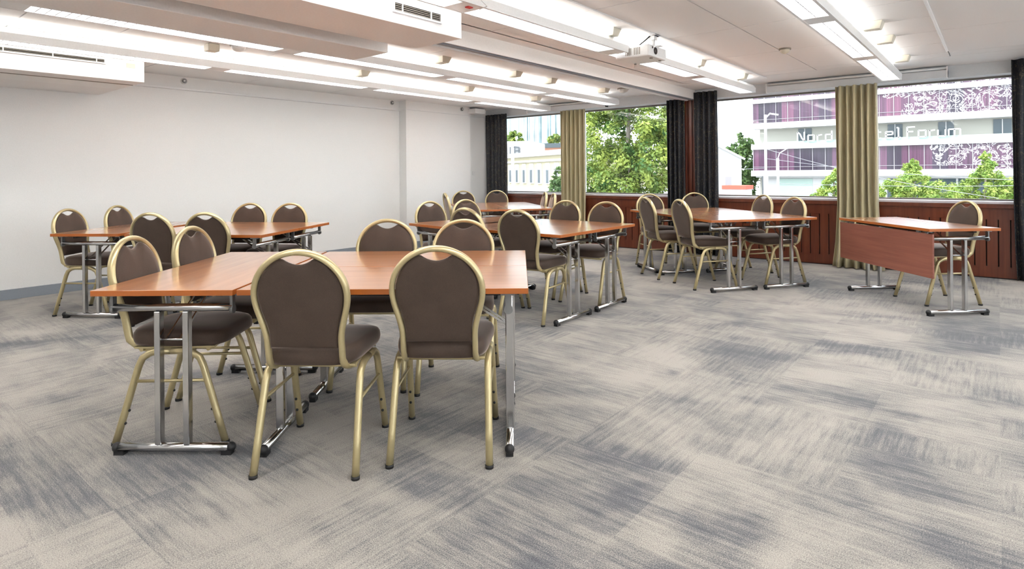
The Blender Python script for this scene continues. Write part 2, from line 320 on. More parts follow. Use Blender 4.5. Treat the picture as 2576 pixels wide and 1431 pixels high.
# radiator covers with slots
def cover(i, x0, x1, label):
    rt_ = thing('radiator_cover', label, 'radiator cover', ((x0+x1)/2, YF, 0), 0, 'wooden radiator covers below the windows'); h = (x1-x0)/2
    p = MB(); p.box(-h, h, 0, .02, .652, .776); p.box(-h, h, 0, .02, .012, .132)
    n = int((x1-x0)/.103); pit = (x1-x0)/n
    for k in range(n): p.box(-h+k*pit+.0055, -h+(k+1)*pit-.0055, 0, .02, .13, .655)
    p.build('slotted_panel', 'maho', rt_)
    MB().box(-h, h, .024, .04, .012, .78).build('backing', 'dark', rt_)
    MB().box(-h, h, -.022, .06, .776, .824).build('front_rail', 'maho', rt_, bevel=.004)
    MB().box(-h, h, -.024, .24, .824, .852).build('sill', 'sill', rt_, bevel=.004)
    MB().box(-h, h, .01, .04, 0, .012).build('plinth', 'black', rt_)
for k, (a, b, l) in enumerate([(-7.33, -5.56, 'mahogany radiator cover below the far left window'), (-5.555, -3.63, 'mahogany slotted radiator cover below the tree window'), (-3.42, -1.365, 'mahogany slotted radiator cover behind the right six-seat table group'), (-1.36, .62, 'mahogany slotted radiator cover behind the single desk'), (.625, 4.19, 'mahogany radiator cover beyond the dark curtain at right')]): cover(k, a, b, l)
# blind cassettes on the header
def cassette(x0, x1, label):
    r_ = thing('blind_cassette', label, 'blind box', ((x0+x1)/2, YF, 2.262), 0, 'blind cassettes above the windows'); h = (x1-x0)/2
    MB().box(-h, h, -.10, -.002, 0, .085).build('cassette_box', 'grey', r_, bevel=.004)
    MB().tube([(-h+.01, -.085, .105), (h-.01, -.085, .105)], .015).build('roller_tube', 'white', r_)
    MB().box(-h, -h+.012, -.105, -.002, -.004, .12).build('end_bracket', 'white', r_); MB().box(h-.012, h, -.105, -.002, -.004, .12).build('end_bracket', 'white', r_)
cassette(-2.42, -.44, 'grey blind box above the right beige curtain'); cassette(-6.5, -4.9, 'grey blind box above the left beige curtain')
# ------------------------------------------------------------------ duct boxes with vents
def ductbox(name, x0, x1, y1, label, side=True):
    r_ = thing(name, label, 'duct box', (x1, y1, 2.1), 0, 'boxed-in ducts under the ceiling')
    MB().box(x0-x1, 0, YB-y1, 0, 0, ZC-2.1).build('casing', 'gyps', r_, bevel=.003); return r_
d1 = ductbox('duct_box', -3.21, -2.735, 2.83, 'pale duct box with short vent, beside the second light row from right')
d2 = ductbox('duct_box', -3.87, -3.455, 2.80, 'lower plain duct box between the two left light rows')
d3 = ductbox('duct_box', -7.585, -6.285, 2.17, 'duct box at top left against the long wall, with long vent')
def grille(parent, x, y0, y1, z0, z1, rows, divs, px_):
    g = MB(); g.box(0, .012, y0-.012, y1+.012, z1, z1+.012); g.box(0, .012, y0-.012, y1+.012, z0-.012, z0); g.box(0, .012, y0-.012, y0, z0, z1); g.box(0, .012, y1, y1+.012, z0, z1)
    for d in divs: g.box(0, .013, d-.004, d+.004, z0, z1)
    fr = g.build('vent_frame', 'white', parent)
    MB().box(-.002, .002, y0, y1, z0, z1).build('vent_opening', 'dark', fr)
    s = MB()
    for i in range(rows):
        zz = z0+(i+.5)*(z1-z0)/rows; s.box(.002, .009, y0, y1, zz-.0022, zz+.0022)
    s.build('vent_slats', 'slat', fr)
grille(d1, 0, 2.262-2.83, 2.63-2.83, .073, .118, 4, [2.32-2.83, 2.55-2.83], 0)
grille(d3, 0, .6-2.17, 1.84-2.17, .145, .172, 2, [1.13-2.17, 1.46-2.17, 1.78-2.17], 0)
MB().box(-.01, .004, 2.02-2.17, 2.09-2.17, .125, .165).build('thermostat_plate', 'cream', d3)
MB().box(-.004, .008, 2.16-2.83, 2.24-2.83, .135, .155).build('sensor_plate', 'cream', d1)
sk = MB(); sk.box(-.62, -.26, -2.6, -.02, -.006, 0); sk.build('access_panel', 'wall', d3)
MB().box(-.25, -.236, -2.6, -.02, -.006, 0).build('panel_seam', 'slat', d3)
# ------------------------------------------------------------------ linear lights
def lightrow(x0, label, y0=-2.9, y1=8.10, led=False):
    r_ = thing('linear_light', label, 'ceiling light', (x0+.1, 0, 2.24), 0, 'rows of louvred linear lights'); W = .10
    h = MB(); prof = [(-W, 0), (-W, .012), (-W-.004, .06), (-W+.022, .098), (W-.022, .098), (W+.004, .06), (W, .012), (W, 0), (W-.018, 0), (W-.03, .075), (-W+.03, .075), (-W+.018, 0)]
    n = len(prof); vs = [(a, y0, b) for a, b in prof]+[(a, y1-.05, b) for a, b in prof]
    h.add(vs, [(k, (k+1) % n, n+(k+1) % n, n+k) for k in range(n)])
    # rounded end cap
    h.box(-W, W, y0-.01, y0, 0, .098)
    cap = [(-W, 0), (-W-.004, .06), (-W+.022, .098), (W-.022, .098), (W+.004, .06), (W, 0)]; last = None
    rings = []
    for s_, dy in ((1, 0), (.97, .025), (.86, .042), (.6, .052)): rings.append([(a*s_, y1-.05+dy, .05+(b-.05)*s_) for a, b in cap])
    m_ = len(cap); vs = [q for g in rings for q in g]
    h.add(vs, [(i*m_+k, i*m_+(k+1) % m_, (i+1)*m_+(k+1) % m_, (i+1)*m_+k) for i in range(3) for k in range(m_)], 0, True); h.add(rings[-1], [tuple(range(m_))]); h.add(rings[0], [tuple(range(m_))])
    h.build('housing', 'white', r_)
    segs = []; b = 2.67
    while b-1.82 > y0: b -= 1.82
    edges = [y0]
    while b < y1: edges.append(b); b += 1.82
    edges.append(y1-.02); tb = MB(); i = 0; bl = MB()
    for a, c in zip(edges[:-1], edges[1:]):
        s0, s1 = a+.09, c-.09
        if c == edges[-1]: s1 = c-.06
        if a < 8: MB().box(-W+.012, W-.012, a-.09, a+.09, .001, .006).build('blank_plate', 'white', r_)
        if s1-s0 < .2: continue
        lv = MB(); y = s0; k = 0
        while y < s1: lv.box(-W+.02, W-.02, y-.0035, y+.003, .002, .050); y += .052
        lv.box(-.003, .003, s0, s1, .004, .05)
        lv.build('louvre', 'reflector', r_)
        tb.box(-W+.036, -.014, s0+.02, s1-.02, .066, .070); tb.box(.014, W-.036, s0+.02, s1-.02, .066, .070)
    tb.build('tube_lamp', 'tube', r_)
    MB().box(-.05, .05, y0+.2, y1-.35, .104, .108).build('uplight_lamp', 'upl', r_)
    hg = MB(); y = 1.25
    while y < 8: hg.cyl((0, y-.6, .098), .004, ZC-2.24-.098, 6); y += 1.82
    hg.build('hanger', 'white', r_)
    if led: MB().box(.02, .05, 2.66, 2.70, -.006, 0).build('indicator', 'red', r_); MB().tube([(.10, 2.6, .06), (.14, 2.66, .03), (.13, 2.74, 0), (.06, 2.75, -.004)], .003, 6).build('cable', 'white', r_)
    return r_
lightrow(-5.96, 'linear louvred light row nearest the long white wall, leftmost of the four')
lightrow(-4.68, 'linear louvred light row second from left, passing the lower duct box')
lightrow(-2.66, 'linear louvred light row beside the projector, third from left', led=True)
lightrow(.65, 'added linear louvred light row right of the camera, out of view'); lightrow(2.35, 'added linear louvred light row along the right wall, out of view')  # two extra unseen rows, added to brighten the room
lightrow(-1.045, 'linear louvred light row at the right, largest in view')
# ceiling brackets (small cream boxes)
bl_ = [(-2.50, 4.35, 'between projector and third light row'), (-2.50, 6.22, 'just beyond the projector'), (-2.45, 7.45, 'beyond the projector, nearest the windows'), (-4.40, 4.26, 'beside the second light row, nearest'), (-4.40, 6.15, 'beside the second light row, near the beam'), (-4.35, 7.38, 'beside the second light row, nearest the windows'), (-4.40, 5.44, 'beside the second light row, on a panel edge'), (-5.68, 4.22, 'beside the leftmost light row, middle'), (-5.66, 5.97, 'beside the leftmost light row, far'), (-5.60, 7.45, 'beside the leftmost light row, nearest the windows'), (-.77, 4.30, 'right of the right light row, at top edge'), (-.78, 5.55, 'right of the right light row, second'), (-.78, 6.22, 'right of the right light row, third'), (-.78, 7.40, 'right of the right light row, nearest the windows')]
b0 = None
for x, y, l in bl_:
    if b0 is None:
        bm_ = MB(); vs = [(-.08, -.065, 0), (.08, -.065, 0), (.08, .065, 0), (-.08, .065, 0), (-.06, -.045, -.062), (.06, -.045, -.062), (.06, .045, -.062), (-.06, .045, -.062)]
        bm_.add(vs, [(0, 1, 2, 3), (4, 5, 6, 7), (0, 1, 5, 4), (1, 2, 6, 5), (2, 3, 7, 6), (3, 0, 4, 7)])
        b0 = o = bm_.build('ceiling_speaker_box', 'cream', bevel=.004)
    else: o = b0.copy(); C.objects.link(o)
    o.location = (x, y, ZC); tag(o, 'small cream tapered box on the ceiling ' + l, 'ceiling fitting', 'small cream boxes on the ceiling')
def detector(x, y, label, r=.055, z=ZC):
    t_ = thing('smoke_detector', label, 'smoke detector', (x, y, z), 0, 'round ceiling detectors')
    MB().cyl((0, 0, -.015), r, .015, 20).build('base', 'slat', t_); MB().ball((0, 0, -.015), r*.85, sz=.8).build('dome', 'white' if r > .06 else 'cream', t_); return t_
detector(-1.60, 6.16, 'round cream smoke detector on the ceiling left of the right light row')
detector(-5.35, 2.62, 'white round detector on the ceiling between the two left light rows', .075)
detector(-4.12, 7.55, 'flat round detector on the ceiling near the tree window', .085)
t_ = thing('camera_mount', 'cream ceiling bracket between the two left light rows', 'ceiling fitting', (-5.50, 2.45, ZC))
MB().box(-.05, .05, -.05, .05, -.07, 0).build('body', 'cream', t_, bevel=.008); MB().box(-.1, -.05, -.03, .03, -.06, -.01).build('arm', 'cream', t_, bevel=.006)
t_ = thing('ceiling_diffuser', 'round grey air diffuser cut off at the top left corner', 'air vent', (-5.10, .62, ZC))
MB().cyl((0, 0, -.03), .14, .03, 24).build('rim', 'gyps', t_); MB().cyl((0, 0, -.05), .09, .02, 24).build('core', 'slat', t_)
for x, y, z, l in [(XL, 3.045, 2.35, 'round chrome wall nozzle above the picture rail, nearest'), (XL, 6.22, 2.36, 'round chrome wall nozzle above the picture rail, at the wall step'), (-7.42, 7.66, 2.355, 'small round nozzle on the projecting wall near the dark curtain')]:
    t_ = thing('wall_nozzle', l, 'wall fitting', (x, y, z), 0, 'round wall nozzles')
    MB().cyl((0, 0, 0), .036, .014, 20, ax=0).build('ring', 'chrome', t_); MB().cyl((.014, 0, 0), .024, .008, 16, ax=0).build('face', 'hinge', t_); MB().cyl((.022, 0, 0), .010, .01, 12, ax=0).build('core', 'white', t_)
t_ = thing('wall_speaker', 'white box on a wall bracket beside the leftmost dark curtain', 'wall fitting', (-7.40, 7.95, 2.32))
MB().box(-.02, .16, -.12, .14, -.035, .05).build('body', 'white', t_, bevel=.006); MB().box(-.15, -.02, -.05, .05, -.02, .03).build('bracket', 'white', t_)
MB().box(-7.56, -7.548, 8.08, 8.15, 1.17, 1.25).build('light_switch', 'white', bevel=.003); tag(bpy.data.objects['light_switch'], 'white light switch on the wall beside the leftmost dark curtain', 'switch')
# ------------------------------------------------------------------ projector
pr = thing('projector', 'white ceiling projector with side vents and black lens', 'projector', (-2.27, 4.78, ZC))
MB().box(-.32, 0, -.17, .17, -.205, -.105).build('body', 'white', pr, bevel=.014, seg=3)
v_ = MB()
for k in range(14):
    if k in (4, 9): continue
    xx = -.305+k*.0165; v_.box(xx, xx+.006, -.1725, -.168, -.185 if k > 3 else -.155, -.125)
v_.build('side_vents', 'slat', pr)
MB().cyl((-.006, -.055, -.152), .038, .008, 20, ax=0).build('lens_ring', 'white', pr)
MB().cyl((0, -.055, -.152), .031, .006, 20, ax=0).build('lens', 'lens', pr)
MB().cyl((-.004, -.105, -.128), .010, .006, 12, ax=0).build('infrared_window', 'lens', pr)
fm = MB(); fm.cyl((-.04, -.05, -.212), .014, .01, 12); fm.cyl((-.28, .12, -.212), .010, .01, 12); fm.cyl((-.04, .12, -.212), .012, .01, 12); fm.build('feet', 'slat', pr)
mb_ = MB(); mb_.box(-.09, .0, -.05, .05, -.012, 0); mb_.cyl((-.045, 0, -.10), .016, .09, 12); mb_.box(-.12, .03, -.03, .03, -.108, -.10); mb_.box(-.07, -.02, -.03, .03, -.045, -.012); mb_.build('ceiling_mount', 'white', pr)
cb = MB(); cb.tube([(-.06, -.03, -.012), (-.09, -.06, -.05), (-.15, -.07, -.09), (-.2, -.03, -.106)], .006, 8); cb.build('cable', 'black', pr)
# ------------------------------------------------------------------ chair
def arch(hw, zt, zw, zn, hn, zb, n=44):
    """half-width profile of the balloon back, from bottom left round to bottom right"""
    L = []
    for k in range(5): L.append((-hn, zb+(zn-zb)*k/5))
    for k in range(9):
        s_ = k/9; e = s_*s_*(3-2*s_); L.append((-(hn+(hw-hn)*e), zn+(zw-zn)*s_))
    for k in range(n+1):
        a = PI-PI*k/n; L.append((hw*math.cos(a), zw+(zt-zw)*math.sin(a)))
    return L + [(-x, z) for x, z in L[:14][::-1]]
def ylean(z):   # lean of the back in the side view
    if z > .47: return -.205-(z-.47)*.19
    q = (.47-z)/.055; return -.205+.10*q*q
def make_chair():
    t_ = bpy.data.objects.new('banquet_chair', None); C.objects.link(t_); t_.empty_display_size = .1
    # back tube
    A = arch(.186, .912, .735, .545, .150, .44)
    pts = [(x, ylean(z), z) for x, z in A]
    low = [(.16, -.055, .416), (.158, -.095, .418), (.152, -.135, .425)]
    pts = [(-x, y, z) for x, y, z in low]+[p for p in pts]+low[::-1]
    MB().tube(pts, .0185, 12, r2=.0125).build('back_frame', 'gold', t_)
    # backrest pad
    out = []; B = arch(.173, .902, .735, .56, .138, .515)
    for x, z in B:
        if z > .82 and abs(x) < .066: z = .888-.026*(1-(x/.066)**2)
        out.append((x, z))
    cz = .70; m_ = MB(); rings = []; prof = [(.985, 0), (1, .006), (.985, .013), (.93, .018), (.75, .022), (.4, .025)]
    full = [(s_, t__) for s_, t__ in prof]+[(s_, -t__*.6) for s_, t__ in prof[::-1]][:-1]
    n = len(out)
    def ring(s_, yo): return [(x*s_, ylean(cz+(z-cz)*s_)+yo, cz+(z-cz)*s_) for x, z in out]
    order = [(0.02, .025), (.4, .025), (.75, .0225), (.93, .019), (.985, .013), (1, .004), (.985, -.008), (.93, -.012), (.75, -.013), (.4, -.013), (.02, -.013)]
    vs = []; fs = []
    for s_, yo in order: vs += ring(s_, yo)
    for i in range(len(order)-1):
        for k in range(n): fs.append((i*n+k, i*n+(k+1) % n, (i+1)*n+(k+1) % n, (i+1)*n+k))
    m_.add(vs, fs, 0, True); m_.add(ring(*order[0]), [tuple(range(n))], 0, True); m_.add(ring(*order[-1]), [tuple(range(n))], 0, True)
    m_.build('backrest', 'fab', t_)
    # seat cushion
    out = []
    for k in range(48):
        a = 2*PI*k/48; c, s_ = math.cos(a), math.sin(a); e = .42
        x = math.copysign(abs(c)**e, c); y = math.copysign(abs(s_)**e, s_)
        hw = .192+.028*(y+1)/2; out.append((x*hw, .02+y*.225))
    order = [(.02, .436), (.9, .436), (.965, .440), (.99, .455), (1, .472), (.985, .492), (.95, .504), (.86, .512), (.6, .519), (.3, .522), (.02, .523)]
    vs = []; fs = []; n = 48
    def sring(s_, z): return [(x*s_, .02+(y-.02)*s_, z+(.012 if z > .45 else 0)*(-((y-.02)*s_/.225)**2 if y > .02 else 0)) for x, y in out]
    for s_, z in order: vs += sring(s_, z)
    for i in range(len(order)-1):
        for k in range(n): fs.append((i*n+k, i*n+(k+1) % n, (i+1)*n+(k+1) % n, (i+1)*n+k))
    m_ = MB(); m_.add(vs, fs, 0, True); m_.add(sring(*order[0]), [tuple(range(n))]); m_.add(sring(*order[-1]), [tuple(range(n))], 0, True)
    m_.build('seat', 'fab', t_)
    # seat frame
    sf = MB()
    for y in (-.13, .17): sf.tube([(-.185, y, .422), (.185, y, .422)], .009, 8)
    for s_ in (-1, 1): sf.box(s_*.175-.012, s_*.175+.012, -.16, .2, .428, .436)
    sf.build('seat_frame', 'gold', t_)
    for s_ in (-1, 1):
        for e, yf in ((-1, -.235), (1, .255)):
            yc = -.115 if e < 0 else .135; P = [(s_*.207, yf, .006)]; top = .418; d = Vector((s_*.196, yc, top))-Vector(P[0])
            P += [tuple(Vector(P[0])+d*q) for q in (.3, .6, .84)]
            P += [(s_*.198, yc-e*.008-e*0, top-.035+.0), (s_*.196, yc-e*.030, top-.008), (s_*.196, yc-e*.06, top), (s_*.196, .01, top)]
            # smooth bend: order along path
            P[4] = tuple(Vector(P[0])+d*.93+Vector((0, -e*.006, 0)))
            lg = MB().tube(P, .0155, 12).build('leg', 'gold', t_)
            f = Vector(P[0]); MB().cyl((f.x, f.y, 0), .0175, .014, 12).build('foot_cap', 'black', lg)
            for q in (.22, .36):
                c = Vector(P[0])+d*q; MB().ball((c.x-s_*.0, c.y-e*.017, c.z), .0065, n=6).build('bumper', 'black', lg)
        MB().tube([(s_*.201, -.155, .285), (s_*.201, .178, .285)], .0075, 8).build('stretcher', 'gold', t_)
    return t_
chair0 = make_chair(); used = [False]; count = [0]
# small settling shifts so that backs, legs and seats clear the tabletops and chrome legs
SHIFT = {0: (.042, -.027), 2: (-.023, .009), 3: (-.04, -.025), 4: (.012, .016), 6: (-.168, .048), 10: (.04, .026), 13: (.05, -.055), 14: (.05, -.056), 19: (.052, -.054), 20: (.035, -.036), 22: (.078, .062), 23: (.032, .024), 24: (-.021, .045), 26: (-.054, .113), 27: (-.055, .14), 28: (.008, -.024)}
def place_chair(x, y, deg, label, group):
    c = chair0 if not used[0] else copy_tree(chair0); used[0] = True
    dx, dy = SHIFT.get(count[0], (0, 0)); count[0] += 1; x += dx; y += dy
    c.location = (x, y, 0); c.rotation_euler = (0, 0, math.radians(deg-90)); tag(c, label, 'chair', group)
def chair_top(tx, ty, deg, label, group):       # located by the top of its back
    a = math.radians(deg); place_chair(tx+.285*math.cos(a), ty+.285*math.sin(a), deg, label, group)
B_ = 'brown banquet chair '
g = 'chairs around the nearest table group'
place_chair(-2.34, 1.52, 127.5, B_+'seen from behind at the nearest table, left of the front pair', g)
place_chair(-1.94, 1.89, 128, B_+'seen from behind at the nearest table, right of the front pair', g)
place_chair(-3.03, 1.24, 41, B_+'at the left end of the nearest table, closest one, behind chrome posts', g)
chair_top(-3.56, 1.50, 37, B_+'second along the left end of the nearest table, half hidden by tabletop', g)
chair_top(-3.075, 2.451, -52, B_+'facing the camera across the nearest table, left of the pair', g)
chair_top(-2.638, 2.734, -52, B_+'facing the camera across the nearest table, right of the pair', g)
g = 'chairs around the table group by the long wall'
chair_top(-6.355, 1.567, 36, B_+'leftmost of all, at the left end of the long-wall table', g)
chair_top(-6.80, 2.09, 36, B_+'second along the left end of the table by the long wall', g)
chair_top(-5.21, 1.83, 121, B_+'seen from behind at the long-wall table, left of two dark backs', g)
chair_top(-4.86, 2.10, 121, B_+'seen from behind at the long-wall table, right of two dark backs', g)
chair_top(-6.07, 3.04, -59, B_+'facing the camera in front of the long white wall, left of two', g)
chair_top(-5.636, 3.29, -59, B_+'facing the camera in front of the long white wall, right of two', g)
g = 'chairs around the middle table group'
chair_top(-4.66, 4.31, -8, B_+'at the left end of the middle table, facing right, nearer one', g)
chair_top(-4.66, 4.86, -10, B_+'at the left end of the middle table, facing right, farther one', g)
chair_top(-3.55, 3.70, 92, B_+'seen from behind at the middle table, mostly hidden by a nearer chair', g)
chair_top(-2.985, 3.70, 97, B_+'seen from behind at the middle table, full back and seat in view', g)
chair_top(-3.50, 5.17, -90, B_+'across the middle table, in front of the left beige curtain', g)
chair_top(-3.0, 5.14, -88, B_+'across the middle table, in front of the mahogany panel', g)
g = 'chairs around the far corner table group'
chair_top(-6.02, 5.88, 56, B_+'seen nearly edge-on at the far corner table, nearest the camera', g)
chair_top(-6.42, 6.26, 56, B_+'seen nearly edge-on at the far corner table, behind another edge-on chair', g)
chair_top(-6.95, 7.20, -39, B_+'at the far corner table against the white wall, facing right', g)
chair_top(-6.56, 7.60, -45, B_+'at the far corner table in front of the leftmost dark curtain', g)
chair_top(-5.30, 7.10, 226, B_+'on the window side of the far corner table, farther of two', g)
chair_top(-4.86, 6.80, 226, B_+'on the window side of the far corner table, nearer of two', g)
g = 'chairs around the table group by the wooden pillar'
place_chair(-2.96, 6.46, 53, B_+'seen from the side at the pillar table, left of two backs', g)
place_chair(-2.43, 6.18, 53, B_+'seen from the side at the pillar table, nearest, seat in view', g)
chair_top(-3.53, 7.13, -39, B_+'at the left end of the pillar table, against the mahogany panel', g)
chair_top(-3.20, 7.80, -45, B_+'at the left end of the pillar table, before the pillar curtain', g)
place_chair(-2.40, 7.36, 232, B_+'on the window side of the pillar table, left of two', g)
place_chair(-1.91, 6.83, 233, B_+'on the window side of the pillar table, right of two', g)
place_chair(-.445, 6.735, 221, B_+'alone behind the single desk with the hanging front panel', None)
# ------------------------------------------------------------------ folding table
L_, W_, H_ = 1.232, .607, .73
def make_table():
    t_ = bpy.data.objects.new('folding_table', None); C.objects.link(t_); t_.empty_display_size = .1
    tp = MB(); tp.box(-L_/2, L_/2, -W_/2, W_/2, H_-.024, H_)
    tp.m = [0, 0, 0, 0, 0, 0]
    o = tp.build('tabletop', ['top', 'edge'], t_, bevel=.0015)
    for p in o.data.polygons: p.material_index = 0 if abs(p.normal.z) > .5 else 1
    us = MB(); us.box(-L_/2+.12, L_/2-.12, -.20, -.17, H_-.05, H_-.024); us.box(-L_/2+.12, L_/2-.12, .17, .20, H_-.05, H_-.024); us.build('under_rail', 'black', t_)
    for s_ in (-1, 1):
        x = s_*(L_/2-.085); f = MB()
        f.bar((x, -.062, .045), (x, -.062, .625), .036, .026); f.bar((x, .062, .045), (x, .062, .625), .036, .026)
        lf = f.build('leg', 'chrome', t_, bevel=.004)
        MB().tube([(x, -.25, .030), (x, .25, .030)], .019, 14).build('foot_bar', 'chrome', lf)
        MB().tube([(x, -.265, .640), (x, .265, .640)], .017, 14).build('top_rail', 'chrome', lf)
        for e in (-1, 1):
            c = MB(); c.ball((x, e*.25, .030), .0215, n=10); c.box(x-.016, x+.016, e*.235-.022, e*.235+.022, 0, .018); c.build('end_cap', 'black', lf)
            hn = MB(); hn.box(x-.013, x+.013, e*.262-.006, e*.262+.006, .63, H_-.024); hn.box(x-.03, x+.03, e*.255-.02, e*.255+.02, H_-.036, H_-.024); hn.cyl((x, e*.262-.007, .632), .019, .014, 14, ax=1); hn.build('hinge', 'hinge', lf)
        br = MB(); br.bar((x, -.03, .50), (x-s_*.30, -.03, H_-.035), .010, .006); br.bar((x, .03, .50), (x-s_*.30, .03, H_-.035), .010, .006); br.tube([(x, -.062, .50), (x, .062, .50)], .006, 8)
        br.build('brace', 'chrome', lf)
    return t_
tab0 = make_table(); tu = [False]; cps = []
def table(cx, cy, deg, label, group):       # deg = direction of the long axis
    c = tab0 if not tu[0] else copy_tree(tab0); tu[0] = True
    c.location = (cx, cy, 0); c.rotation_euler = (0, 0, math.radians(deg)); tag(c, label, 'table', group); return c
def rect(ox, oy, deg, a, b):    # a along e1, b along e2
    t = math.radians(deg); return ox+a*math.cos(t)-b*math.sin(t), oy+a*math.sin(t)+b*math.cos(t)
T_ = 'cherry folding table '
def group(o1, a1, o2, a2, where, grp):
    x, y = rect(*o1, a1, .305, .61); table(x, y, a1+90, T_+'turned end-on at the left of '+where, grp)
    x, y = rect(*o2, a2, -.61, .305); table(x, y, a2, T_+'on the near right side of '+where, grp)
    x, y = rect(*o2, a2, -.61, .917); table(x, y, a2, T_+'on the far right side of '+where, grp)
group((-2.985, .818), 38.6, (-1.535, 1.968), 38.6, 'the nearest group', 'tables of the nearest group')
group((-6.22, 1.42), 35, (-4.60, 2.42), 31, 'the group by the long wall', 'tables of the group by the long wall')
group((-4.47, 3.87), -9, (-2.63, 3.79), 0, 'the middle group', 'tables of the middle group')
# far corner group and pillar group: near-right short side along 52 degrees
def group2(K, u, where, grp):
    # K near corner, u direction of the 1.83 side, other side u-90
    t = math.radians(u); v = math.radians(u-90); U = Vector((math.cos(t), math.sin(t))); V = Vector((math.cos(v), math.sin(v))); K = Vector(K)
    p = K+U*.61+V*.305; table(p.x, p.y, u, T_+'on the near right side of '+where, grp)
    p = K+U*.61+V*.917; table(p.x, p.y, u, T_+'on the window side of '+where, grp)
    p = K+U*1.53+V*.61; table(p.x, p.y, u-90, T_+'turned across the left end of '+where, grp)
group2((-5.40, 5.62), 141, 'the far corner group', 'tables of the far corner group')
group2((-2.19, 5.76), 143, 'the group by the wooden pillar', 'tables of the group by the wooden pillar')
dk = table(-.625, 6.55, -48, 'single cherry folding desk with a hanging wooden front panel, at right', None)
mp_ = MB().box(-L_/2-.01, L_/2+.01, -.012, .004, -.36, 0).build('modesty_panel', 'modesty', dk, bevel=.002); mp_.location = (0, -.275, .685)
for x in (-.45, .45): MB().box(x-.02, x+.02, -.278, -.262, .66, .706).build('panel_hinge', 'hinge', dk)
# ------------------------------------------------------------------ curtains
def curtain(x0, x1, y, mk, folds, label, amp=.035, z0=.012, z1=2.30, flare=0, grp=None, seed=1):
    rnd = random.Random(seed); n = folds*12; ph = [rnd.uniform(-.5, .5) for _ in range(folds+2)]; am = [rnd.uniform(.6, 1.25) for _ in range(folds+2)]
    rows = [z0, .15, .35, .8, 1.5, 2.1, z1]; vs = []; fs = []
    for j, z in enumerate(rows):
        k_ = max(0, (.55-z)/.55)*flare
        for i in range(n+1):
            s_ = i/n; f = s_*folds; q = int(f); w_ = f-q; a = am[q]*(1-w_)+am[q+1]*w_; p = ph[q]*(1-w_)+ph[q+1]*w_
            vs.append((x0+(x1-x0)*s_+k_*(s_-.4)*.25+.006*math.sin(f*3+z*2), y+amp*a*math.sin(2*PI*f+p*(1+.25*math.sin(z*2.3)))*(1-.12*(z > 2)) - k_*.05, z))
    for j in range(len(rows)-1):
        for i in range(n): fs.append((j*(n+1)+i, j*(n+1)+i+1, (j+1)*(n+1)+i+1, (j+1)*(n+1)+i))
    m_ = MB(); m_.add(vs, fs, 0, True); o = m_.build('curtain', mk); so_ = o.modifiers.new('s', 'SOLIDIFY'); so_.thickness = .004; so_.offset = 0
    tag(o, label, 'curtain', grp)
curtain(-7.50, -6.98, 8.39, 'dcur', 6, 'dark patterned curtain in the far left corner beside the white wall', .025, z1=2.30, grp='dark patterned curtains', seed=2)
curtain(-5.77, -5.27, 8.38, 'beige', 6, 'beige curtain between the cream building view and the big tree', .058, z1=2.255, grp='beige satin curtains', seed=3)
curtain(-3.85, -3.572, 8.40, 'dcur', 4, 'dark patterned curtain just left of the wooden pillar', .03, z1=2.28, grp='dark patterned curtains', seed=4)
curtain(-3.43, -3.09, 8.40, 'dcur', 4, 'dark patterned curtain just right of the wooden pillar', .03, z1=2.36, grp='dark patterned curtains', seed=5)
curtain(-1.57, -1.12, 8.32, 'beige', 6, 'beige curtain behind the left end of the single desk', .062, z1=2.255, flare=.5, grp='beige satin curtains', seed=6)
curtain(.12, .75, 8.36, 'dcur', 6, 'dark patterned curtain at the right edge', .04, z1=2.385, flare=-.3, grp='dark patterned curtains', seed=8)
# ------------------------------------------------------------------ exterior
GZ = -4.5
struct(MB().box(-150, 120, 10, 220, GZ-.2, GZ).build('ground', 'asph'), 'grey street outside the windows', 'ground')
HY = 80.0; S = HY/45
def hz(z): return 1.216+(z-1.216)*S
hotel = thing('hotel_building', 'white hotel with purple glass bands and white lettering, seen through the right windows', 'building', (-25, HY, GZ))
def hp(m_, name, mk, par=hotel, bevel=0):
    o = m_.build(name, mk, par, bevel=bevel); o.location = Vector((0, 0, 0))-hotel.location if par is hotel else (0, 0, 0); return o
X0, X1 = -25.0, 14.0
q = MB(); q.box(X0+.6, X1, HY+1.6, HY+16, GZ, hz(8.6)); hp(q, 'core_wall', 'hcream')
q = MB(); q.box(X0, X1, HY, HY+1.62, hz(6.10), hz(6.42)); q.box(X0, X1, HY, HY+1.62, hz(4.24), hz(4.66)); q.box(X0, X1, HY-.1, HY+1.62, hz(2.74), hz(3.07)); q.box(X0, X1, HY-.2, HY+1.62, hz(.80), hz(1.22)); q.box(X0+.5, X1, HY+.2, HY+1.62, hz(.70), hz(.80))
hp(q, 'white_ledges', 'hotel')
for a, b, k in ((4.66, 6.10, 'purp'), (6.42, 8.4, 'purp'), (1.22, 2.74, 'purp2')):
    q = MB(); q.box(X0+.15, X1, HY+.35, HY+1.6, hz(a), hz(b)); gb = hp(q, 'glazing_band', k)
    q = MB(); x = X0+.15
    while x < X1: q.box(x-.035, x+.035, HY+.27, HY+.36, hz(a), hz(b)); x += 1.42
    q.box(X0+.15, X1, HY+.28, HY+.36, hz(a)+.42, hz(a)+.47); q.build('mullions', 'mull', gb)
